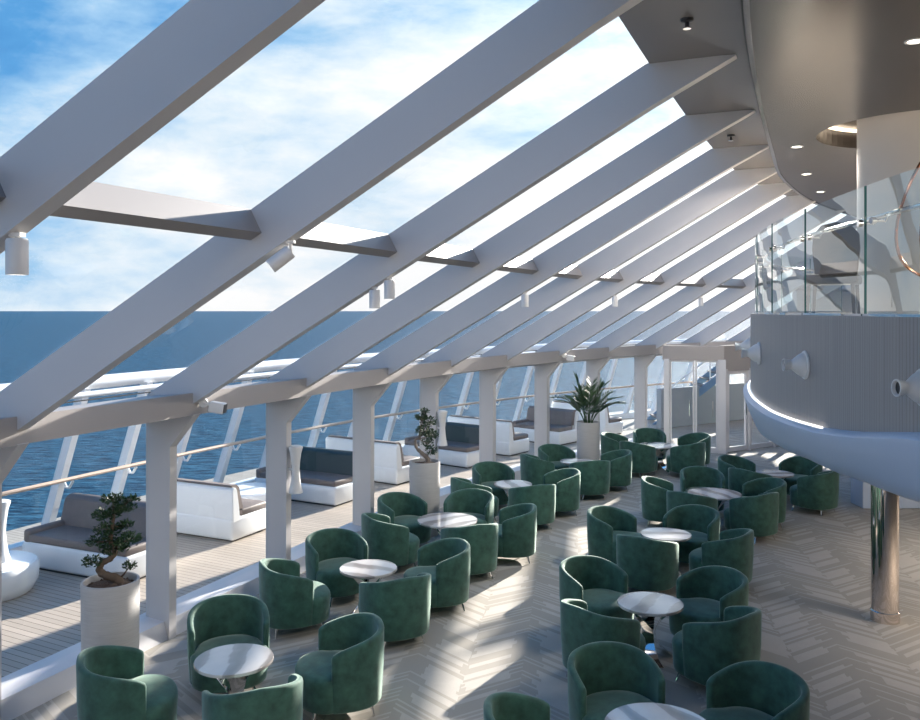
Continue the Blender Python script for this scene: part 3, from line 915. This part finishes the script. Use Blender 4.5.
TB = {1: (-2.04, 7.59), 2: (-1.12, 10.27), 3: (-0.19, 12.63), 4: (0.96, 15.24), 5: (2.44, 17.52), 6: (4.64, 19.60), 7: (4.38, 14.46), 8: (2.90, 11.83), 9: (2.05, 9.05), 10: (1.50, 6.33), 11: (6.09, 16.23)}
TL = {1: 'small round cocktail table beside the big bonsai, top mirroring the sky', 2: 'small round cocktail table, second of the window row, curved steel legs',
      3: 'large round marble table of the window row with five chairs', 4: 'small round table just past the small bonsai, partly hidden',
      5: 'small round table in front of the palm planter', 6: 'large round table by the glass doors', 7: 'large round marble table of the aisle row',
      8: 'pale round table between the large aisle table and the crossed leg table', 9: 'round marble table with crossed polished steel legs in the aisle row',
      10: 'round marble table cut by the bottom edge', 11: 'small round table under the far end of the balcony'}
tsm = make_table(.35, TL[1]); tlg = make_table(.45, TL[3])
us = {}
for k, (x, y) in TB.items():
    big_ = k in (3, 6, 7, 10)
    p_ = tlg if big_ else tsm
    o = p_ if not us.get(big_) else copy_tree(p_)
    us[big_] = True
    o.location = (x, y, 0); o.rotation_euler = (0, 0, k * 1.1)
    o['label'] = TL[k]; o['group'] = 'marble cocktail tables'
    if k == 10: o.scale = (.92, .92, 1)

# ------------------------------------------------------------------ planters and plants
def planter(x, y, label):
    root = thing('planter', label, 'planter', (x, y, 0), 0, 'tall grey planters')
    bm = bmesh.new()
    lathe(bm, [(.225, 0), (.235, .02), (.252, .6), (.258, 1.21), (.255, 1.225), (.235, 1.225), (.230, 1.21), (.228, 1.12), (.0005, 1.12)], 48)
    obj('pot', bm, M['planter'], root, smooth=True, sharp=50)
    bm = bmesh.new()
    lathe(bm, [(.228, 1.165), (.16, 1.185), (.05, 1.195)], 32)
    for v in bm.verts: v.co.z += random.uniform(-.004, .004)
    for q in range(160):
        a_ = random.uniform(0, 2 * PI); r_ = .215 * math.sqrt(random.random())
        box(bm, (0, 0, 0), (random.uniform(.012, .03), random.uniform(.008, .016), .008), Matrix.Translation((r_ * math.cos(a_), r_ * math.sin(a_), 1.192 - .09 * r_)) @ Matrix.Rotation(random.uniform(0, 6), 4, (random.random(), random.random(), 1)))
    obj('bark_mulch', bm, M['soil'], root)
    return root
planter(-3.27, 7.86, 'tall grey ribbed planter holding the big bonsai')
planter(-.59, 14.05, 'tall grey planter holding the small bonsai')
planter(2.90, 19.0, 'tall grey planter holding the bushy palm')

def leaf(bm, p, d, L, W, up=None):
    d = Vector(d).normalized()
    s_ = d.cross(Vector((random.uniform(-1, 1), random.uniform(-1, 1), 1)))
    if s_.length < .01: s_ = Vector((1, 0, 0))
    s_.normalize(); n_ = d.cross(s_)
    p = Vector(p)
    a = bm.verts.new(p); b_ = bm.verts.new(p + d * L * .45 + s_ * W * .5 + n_ * W * .12); c_ = bm.verts.new(p + d * L); e = bm.verts.new(p + d * L * .45 - s_ * W * .5 + n_ * W * .12)
    m_ = bm.verts.new(p + d * L * .5)
    bm.faces.new((a, b_, m_)); bm.faces.new((b_, c_, m_)); bm.faces.new((c_, e, m_)); bm.faces.new((e, a, m_))
def bonsai(x, y, label, trunkp, clumps, bark, nl, ls, flip=1):
    root = thing('bonsai_tree', label, 'bonsai', (x, y, 1.175), 0, 'bonsai trees')
    bm = bmesh.new()
    pts = [Vector(p) for p in trunkp]
    sm = []
    n = len(pts)
    for i in range(n - 1):
        p0, p1, p2, p3 = pts[max(i - 1, 0)], pts[i], pts[i + 1], pts[min(i + 2, n - 1)]
        for j in range(5):
            u = j / 5
            sm.append(.5 * ((2 * p1) + (p2 - p0) * u + (2 * p0 - 5 * p1 + 4 * p2 - p3) * u * u + (3 * p1 - p0 - 3 * p2 + p3) * u ** 3))
    sm.append(pts[-1])
    tube(bm, sm, [.045 - .032 * (i / len(sm)) + .004 * math.sin(i * 2.1) for i in range(len(sm))], 10)
    for q in range(5):
        a_ = q * 1.3
        tube(bm, [sm[1], sm[0] + Vector((.08 * math.cos(a_), .08 * math.sin(a_), .02)), sm[0] + Vector((.13 * math.cos(a_), .13 * math.sin(a_), -.02))], [.022, .015, .006], 6)
    for (cx, cy, cz, rx, rz) in clumps:
        c_ = Vector((cx, cy, cz)); src = min(sm, key=lambda p: (p - c_).length)
        tube(bm, [src, src.lerp(c_, .5) + Vector((0, 0, -.01)), c_], [.012, .009, .005], 6)
        for _ in range(5):
            e = c_ + Vector((random.uniform(-rx, rx) * .8, random.uniform(-rx, rx) * .8, random.uniform(-rz, rz) * .6))
            tube(bm, [c_, e], [.005, .002], 4)
    obj('trunk', bm, bark, root, smooth=True, sharp=60)
    bm = bmesh.new()
    for (cx, cy, cz, rx, rz) in clumps:
        for _ in range(int(1.8 * nl * (rx / .12) ** 1.6)):
            while True:
                u = Vector((random.uniform(-1, 1), random.uniform(-1, 1), random.uniform(-1, 1)))
                if u.length < 1: break
            p = Vector((cx + u.x * rx, cy + u.y * rx, cz + u.z * rz))
            leaf(bm, p, (u.x + random.uniform(-.5, .5), u.y + random.uniform(-.5, .5), .45 + random.uniform(-.5, .6)), ls * random.uniform(.7, 1.2), ls * .52)
    obj('foliage', bm, M['leaf'], root, recalc=False)
bonsai(-3.27, 7.86, 'big bonsai with curled trunk and layered dark leaves by the window',
       [(.10, 0, .0), (.06, 0, .06), (-.04, 0, .09), (-.11, .02, .13), (-.09, .02, .20), (.0, 0, .25), (.04, 0, .32), (.0, 0, .42), (.02, 0, .55), (.03, 0, .70)],
       [(-.17, 0, .22, .085, .05), (.17, .02, .17, .055, .04), (.02, .03, .34, .13, .07), (-.10, -.04, .42, .10, .05), (.15, .02, .42, .12, .06), (-.02, 0, .52, .12, .06), (.13, .03, .55, .07, .04), (-.04, .0, .66, .12, .06), (.12, 0, .72, .11, .05), (.02, 0, .80, .10, .05), (.20, 0, .80, .06, .03)],
       M['bark'], 165, .038)
bonsai(-.59, 14.05, 'small bonsai with thick looping grey trunk in the window row',
       [(.06, 0, .0), (.04, 0, .10), (-.05, 0, .18), (-.14, 0, .28), (-.16, 0, .40), (-.10, 0, .42)],
       [(.05, 0, .35, .10, .10), (.10, 0, .22, .09, .08), (.0, 0, .55, .14, .10), (.06, .03, .70, .13, .09), (-.05, -.02, .78, .10, .06), (.10, 0, .48, .12, .08), (.0, 0, .88, .06, .05)],
       M['barkg'], 130, .045)
# palm
root = thing('potted_palm', 'bushy green palm with long arching fronds above the tall planter', 'palm', (2.90, 19.0, 1.15))
for q in range(22):
    a_ = q * 2.399 + random.uniform(-.2, .2); lean = random.uniform(.4, 1.15) * (1.0 if q > 4 else .4)
    Ht = random.uniform(.85, 1.35) * (1 if lean < .6 else .85)
    base_ = Vector((.08 * math.cos(a_), .08 * math.sin(a_), 0))
    pts = []
    for j in range(11):
        u = j / 10
        r_ = lean * .62 * u ** 1.5; z = Ht * (u - .32 * lean * u ** 3)
        pts.append(base_ + Vector((r_ * math.cos(a_), r_ * math.sin(a_), z)))
    bm = bmesh.new(); tube(bm, pts, [.009 * (1 - .7 * j / 10) for j in range(11)], 5)
    for j in range(4, 40):
        u = .28 + .72 * j / 40
        k_ = min(int(u * 10), 9); p = pts[k_].lerp(pts[k_ + 1], u * 10 - k_) if k_ < 10 else pts[-1]
        tg = (pts[min(k_ + 1, 10)] - pts[k_]).normalized()
        side = Vector((-math.sin(a_), math.cos(a_), 0)) * (1 if j % 2 else -1)
        d_ = (tg * .9 + side * .75 + Vector((0, 0, -.05))).normalized()
        leaf(bm, p, d_, .26 * (1 - .45 * abs(u - .6)) * random.uniform(.8, 1.1), .026)
    obj('frond', bm, M['palm'], root, recalc=False)

# ------------------------------------------------------------------ fixtures
def on_beam(i, s, dz=0):
    p = P3(i, s, ZB(s), WB / 2); return p
def can(i, s, label, tilt=None, az=0, hang=.03, L=.19, r=.055):
    p = on_beam(i, s)
    root = thing('beam_spotlight', label, 'spotlight', p, 0, 'small white spotlights under the roof beams')
    bm = bmesh.new(); box(bm, (0, 0, -.01), (.06, .06, .02)); tube(bm, [(0, 0, .01), (0, 0, -hang - .04)], .012, 8)
    obj('bracket', bm, M['fix'], root)
    R_ = Matrix.Translation((0, 0, -hang)) 
    if tilt: R_ = R_ @ Matrix.Rotation(az, 4, 'Z') @ Matrix.Rotation(tilt, 4, 'Y')
    bm = bmesh.new(); lathe(bm, [(r * .9, 0), (r, -.012), (r, -L + .01), (r * .97, -L), (r * .8, -L), (r * .8, -L + .03), (.001, -L + .03)][::1], 28, R_)
    lb = obj('lamp_body', bm, M['fix'], root, smooth=True)
    bm = bmesh.new(); lathe(bm, [(r * .78, -L + .028), (r * .78, -L + .022)], 20, R_); obj('lens', bm, M['lamp'], lb)
def s_for_u(i, u):
    best = None
    for k in range(600):
        s = .7 + k * .01; p = on_beam(i, s)
        if p.y < .5: continue
        e = abs(460 + 840 * p.x / p.y - u)
        if best is None or e < best[0]: best = (e, s)
    return best[1]
can(2, s_for_u(2, 17), 'white cylinder spotlight hanging under the biggest roof beam at the frame edge')
can(3, s_for_u(3, 291), 'tilted white spotlight under the second roof beam', tilt=.9, az=.2, hang=.08)
can(4, s_for_u(4, 375), 'white cylinder spotlight, first of the pair under the third beam')
can(4, s_for_u(4, 389), 'white cylinder spotlight, second of the pair under the third beam')
can(6, s_for_u(6, 525), 'white spotlight under the fifth roof beam')
can(8, s_for_u(8, 615), 'white spotlight under the seventh roof beam')
can(10, s_for_u(10, 701), 'white spotlight under the ninth roof beam')
def flood(i, label, w=.0):
    p = P3(i, .72, 2.70, .10)
    root = thing('header_floodlight', label, 'floodlight', p, math.atan2(Tn[i].y, Tn[i].x) - 1.2, 'small floodlights on the header beam')
    bm = bmesh.new(); lathe(bm, [(.05, 0), (.05, .03)], 16, Matrix.Rotation(-PI / 2, 4, 'X')); tube(bm, [(0, 0, 0), (.08, .02, -.02)], .015, 8); obj('bracket', bm, M['fix'], root)
    bm = bmesh.new(); box(bm, (.16, .03, -.03), (.17, .13, .12), Matrix.Rotation(.15, 4, 'Y'), bev=.012); hs = obj('housing', bm, M['fix'], root, smooth=True)
    bm = bmesh.new(); box(bm, (.247, .03, -.03), (.008, .11, .10), Matrix.Rotation(.15, 4, 'Y')); obj('lens', bm, M['black'], hs)
flood(4, 'small boxy floodlight on the header beam beside the first full window column')
flood(9, 'small boxy floodlight on the header beam above the palm')
# ceiling downlights
for (u_, v_), lab in zip(((915, 41), (797, 146.6), (806.4, 174), (820.6, 191.7)), ('recessed downlight high in the brown ceiling near the frame edge', 'recessed downlight, first of three beside the ceiling trim', 'recessed downlight, middle of three beside the ceiling trim', 'recessed downlight just above the balcony glass')):
    Y_ = 840 * 2.05 / (310 - v_); X_ = (u_ - 460) / 840 * Y_
    root = thing('ceiling_downlight', lab, 'downlight', (X_, Y_, 5.80), 0, 'recessed ceiling downlights')
    bm = bmesh.new(); lathe(bm, [(.075, .0), (.075, -.006), (.055, -.006), (.055, .0)], 24, cap=False); bz = obj('bezel', bm, M['fix'], root)
    bm = bmesh.new(); lathe(bm, [(.056, -.003), (.056, -.001)], 24); obj('lens', bm, M['lamp'], bz)
for (u_, v_), lab in zip(((687, 19), (731, 135), (771, 187)), ('dark sprinkler head on the soffit between the first beam tips', 'dark sprinkler head on the soffit, second along', 'tiny dark sprinkler head at the far soffit')):
    Y_ = 840 * 2.18 / (310 - v_); X_ = (u_ - 460) / 840 * Y_
    root = thing('sprinkler', lab, 'sprinkler', (X_, Y_, 5.93), 0, 'ceiling sprinkler heads')
    bm = bmesh.new(); lathe(bm, [(.05, 0), (.045, -.02), (.015, -.025), (.015, -.07)], 16); obj('body', bm, M['black'], root)
    bm = bmesh.new(); lathe(bm, [(.03, -.068), (.03, -.074)], 16); obj('deflector', bm, M['chrome'], root)

# things on the balcony seen through the glass
def upper_chair(x, y, rz, label):
    root = thing('lounge_chair', label, 'chair', (x, y, 3.64), rz)
    bm = bmesh.new(); box(bm, (0, 0, .42), (.5, .5, .10), bev=.03); obj('seat', bm, M['black'], root, smooth=True)
    bm = bmesh.new()
    prism(bm, [(-.20, .45), (-.23, .75), (-.22, .90), (-.14, 1.0), (0, 1.03), (.14, 1.0), (.22, .90), (.23, .75), (.20, .45)], lambda p: Vector((p[0], -.26, p[1])), lambda p: Vector((p[0], -.20, p[1])))
    obj('backrest', bm, M['black'], root)
    for sx in (-1, 1):
        for sy in (-1, 1):
            bm = bmesh.new(); tube(bm, [(sx * .2, sy * .2, .4), (sx * .22, sy * .22, 0)], [.02, .014], 8); obj('leg', bm, M['black'], root)
upper_chair(3.82, 8.6, 2.6, 'dark rounded chair back seen through the balcony glass')
upper_chair(5.6, 7.6, .4, 'dark upper deck chair by the round pillar')
root = thing('upper_table', 'dark brown low table behind the balcony glass', 'table', (4.75, 6.2, 3.64))
bm = bmesh.new(); box(bm, (0, 0, .40), (1.3, .9, .05), bev=.01); obj('table_top', bm, M['brown'], root)
for sx in (-1, 1):
    for sy in (-1, 1):
        bm = bmesh.new(); box(bm, (sx * .58, sy * .38, .19), (.05, .05, .38)); obj('leg', bm, M['brown'], root)
root = thing('copper_sculpture', 'looping copper ring sculpture behind the balcony glass', 'sculpture', (3.72, 7.3, 3.64))
for k, (R_, cx, cz, tl) in enumerate(((.56, .45, .95, .1), (.46, .55, .84, -.25))):
    bm = bmesh.new()
    tube(bm, [Matrix.Rotation(tl, 4, 'Z') @ Vector((cx + R_ * .62 * math.cos(a_), .12 * math.sin(2 * a_), cz + R_ * math.sin(a_))) for a_ in [2 * PI * q / 48 for q in range(49)]], .014, 8)
    obj('ring', bm, M['copper'], root, smooth=True)
bm = bmesh.new(); lathe(bm, [(.2, 0), (.2, .02), (.02, .03), (.015, .2)], 24, Matrix.Translation((.5, 0, 0))); obj('base', bm, M['brown'], root)

# ------------------------------------------------------------------ light
w = bpy.data.worlds.new('sky'); sc.world = w; w.use_nodes = True
nt = w.node_tree; nt.nodes.clear()
t = NT.__new__(NT); t.t = nt; t.m = None
out = t.n('ShaderNodeOutputWorld'); bg = t.n('ShaderNodeBackground')
tc = t.n('ShaderNodeTexCoord'); sp = t.n('ShaderNodeSeparateXYZ'); t.l(tc.outputs['Generated'], sp.inputs[0])
x, y, z = sp.outputs
el = t.math('MAXIMUM', z, 0.0)
# blueness grows with height and towards the left of north
az = t.math('ADD', t.math('MULTIPLY', x, -.75), t.math('MULTIPLY', y, -.05))
fac = t.math('ADD', t.math('MULTIPLY', el, 1.55), t.math('ADD', t.math('MULTIPLY', az, .5), .07))
mp = t.n('ShaderNodeMapping'); mp.inputs['Scale'].default_value = (1.2, 3.0, 4.0); mp.inputs['Rotation'].default_value = (.3, .5, .5); t.l(tc.outputs['Generated'], mp.inputs[0])
cl = t.noise(mp.outputs[0], 2.6, 8, .62)
mpb = t.n('ShaderNodeMapping'); mpb.inputs['Scale'].default_value = (1, 1, 2.2); t.l(tc.outputs['Generated'], mpb.inputs[0])
cl2 = t.noise(mpb.outputs[0], 1.7, 4, .55)
fac = t.math('SUBTRACT', fac, t.math('MULTIPLY', t.math('SUBTRACT', cl, .44), 1.3))
fac = t.math('SUBTRACT', fac, t.math('MULTIPLY', t.math('SUBTRACT', cl2, .45), .9))
colr = t.ramp(fac, [(0, (1.0, 1.0, 1.0)), (.20, (.70, .83, .94)), (.38, (.36, .60, .86)), (.60, (.11, .36, .72)), (1, (.05, .22, .56))])
t.l(colr, bg.inputs[0])
# brighter towards the sun
sd = Vector((math.sin(math.radians(48)), math.cos(math.radians(48)), .35)).normalized()
dp = t.n('ShaderNodeVectorMath', operation='DOT_PRODUCT'); t.l(tc.outputs['Generated'], dp.inputs[0]); dp.inputs[1].default_value = sd
gl = t.math('POWER', t.math('MAXIMUM', dp.outputs['Value'], 0.0), 9.0)
st = t.math('ADD', .74, t.math('MULTIPLY', gl, 1.9))
t.l(st, bg.inputs[1]); t.l(bg.outputs[0], out.inputs[0])

SUN_AZ, SUN_EL = 33, 17.5
ld = bpy.data.lights.new('sun', 'SUN'); ld.energy = 12.0; ld.angle = math.radians(.8); ld.color = (1, .93, .84)
so = bpy.data.objects.new('sun', ld); link(so)
dv = Vector((math.sin(math.radians(SUN_AZ)) * math.cos(math.radians(SUN_EL)), math.cos(math.radians(SUN_AZ)) * math.cos(math.radians(SUN_EL)), math.sin(math.radians(SUN_EL))))
so.rotation_euler = dv.to_track_quat('Z', 'Y').to_euler()
so.location = dv * 40
def area(name, loc, size, e, col, rot=(0, 0, 0)):
    l = bpy.data.lights.new(name, 'AREA'); l.energy = e; l.size = size; l.color = col; l.shape = 'DISK'
    o = bpy.data.objects.new(name, l); link(o); o.location = loc; o.rotation_euler = rot
for i_, (x_, y_) in enumerate(((4.5, 3.0), (8.5, 5), (8.5, 10), (9.5, 14.5), (5.2, 11.6))):
    area('ceiling_fill', (x_, y_, 5.70), 1.6, 240, (1, .88, .76))  # added fill light for the room and carpet, no fixture here
for (x_, y_) in ((7.5, 12.5), (7.0, 8.5), (10.5, 17), (11, 12)):
    area('under_balcony_fill', (x_, y_, 2.10), 1.4, 60, (1, .88, .76))  # added fill below the balcony, not a real fitting

cam = bpy.data.cameras.new('camera'); co_ = bpy.data.objects.new('camera', cam); link(co_)
co_.location = (0, 0, 3.75); co_.rotation_euler = (PI / 2, 0, 0)
cam.sensor_width = 36; cam.lens = 840 / 920 * 36; cam.shift_y = -50 / 920
cam.clip_start = .05; cam.clip_end = 50000
sc.camera = co_
sc.view_settings.view_transform = 'Standard'; sc.view_settings.look = 'None'; sc.view_settings.gamma = 1
sc.view_settings.use_curve_mapping = False
sc.view_settings.exposure = 0.6
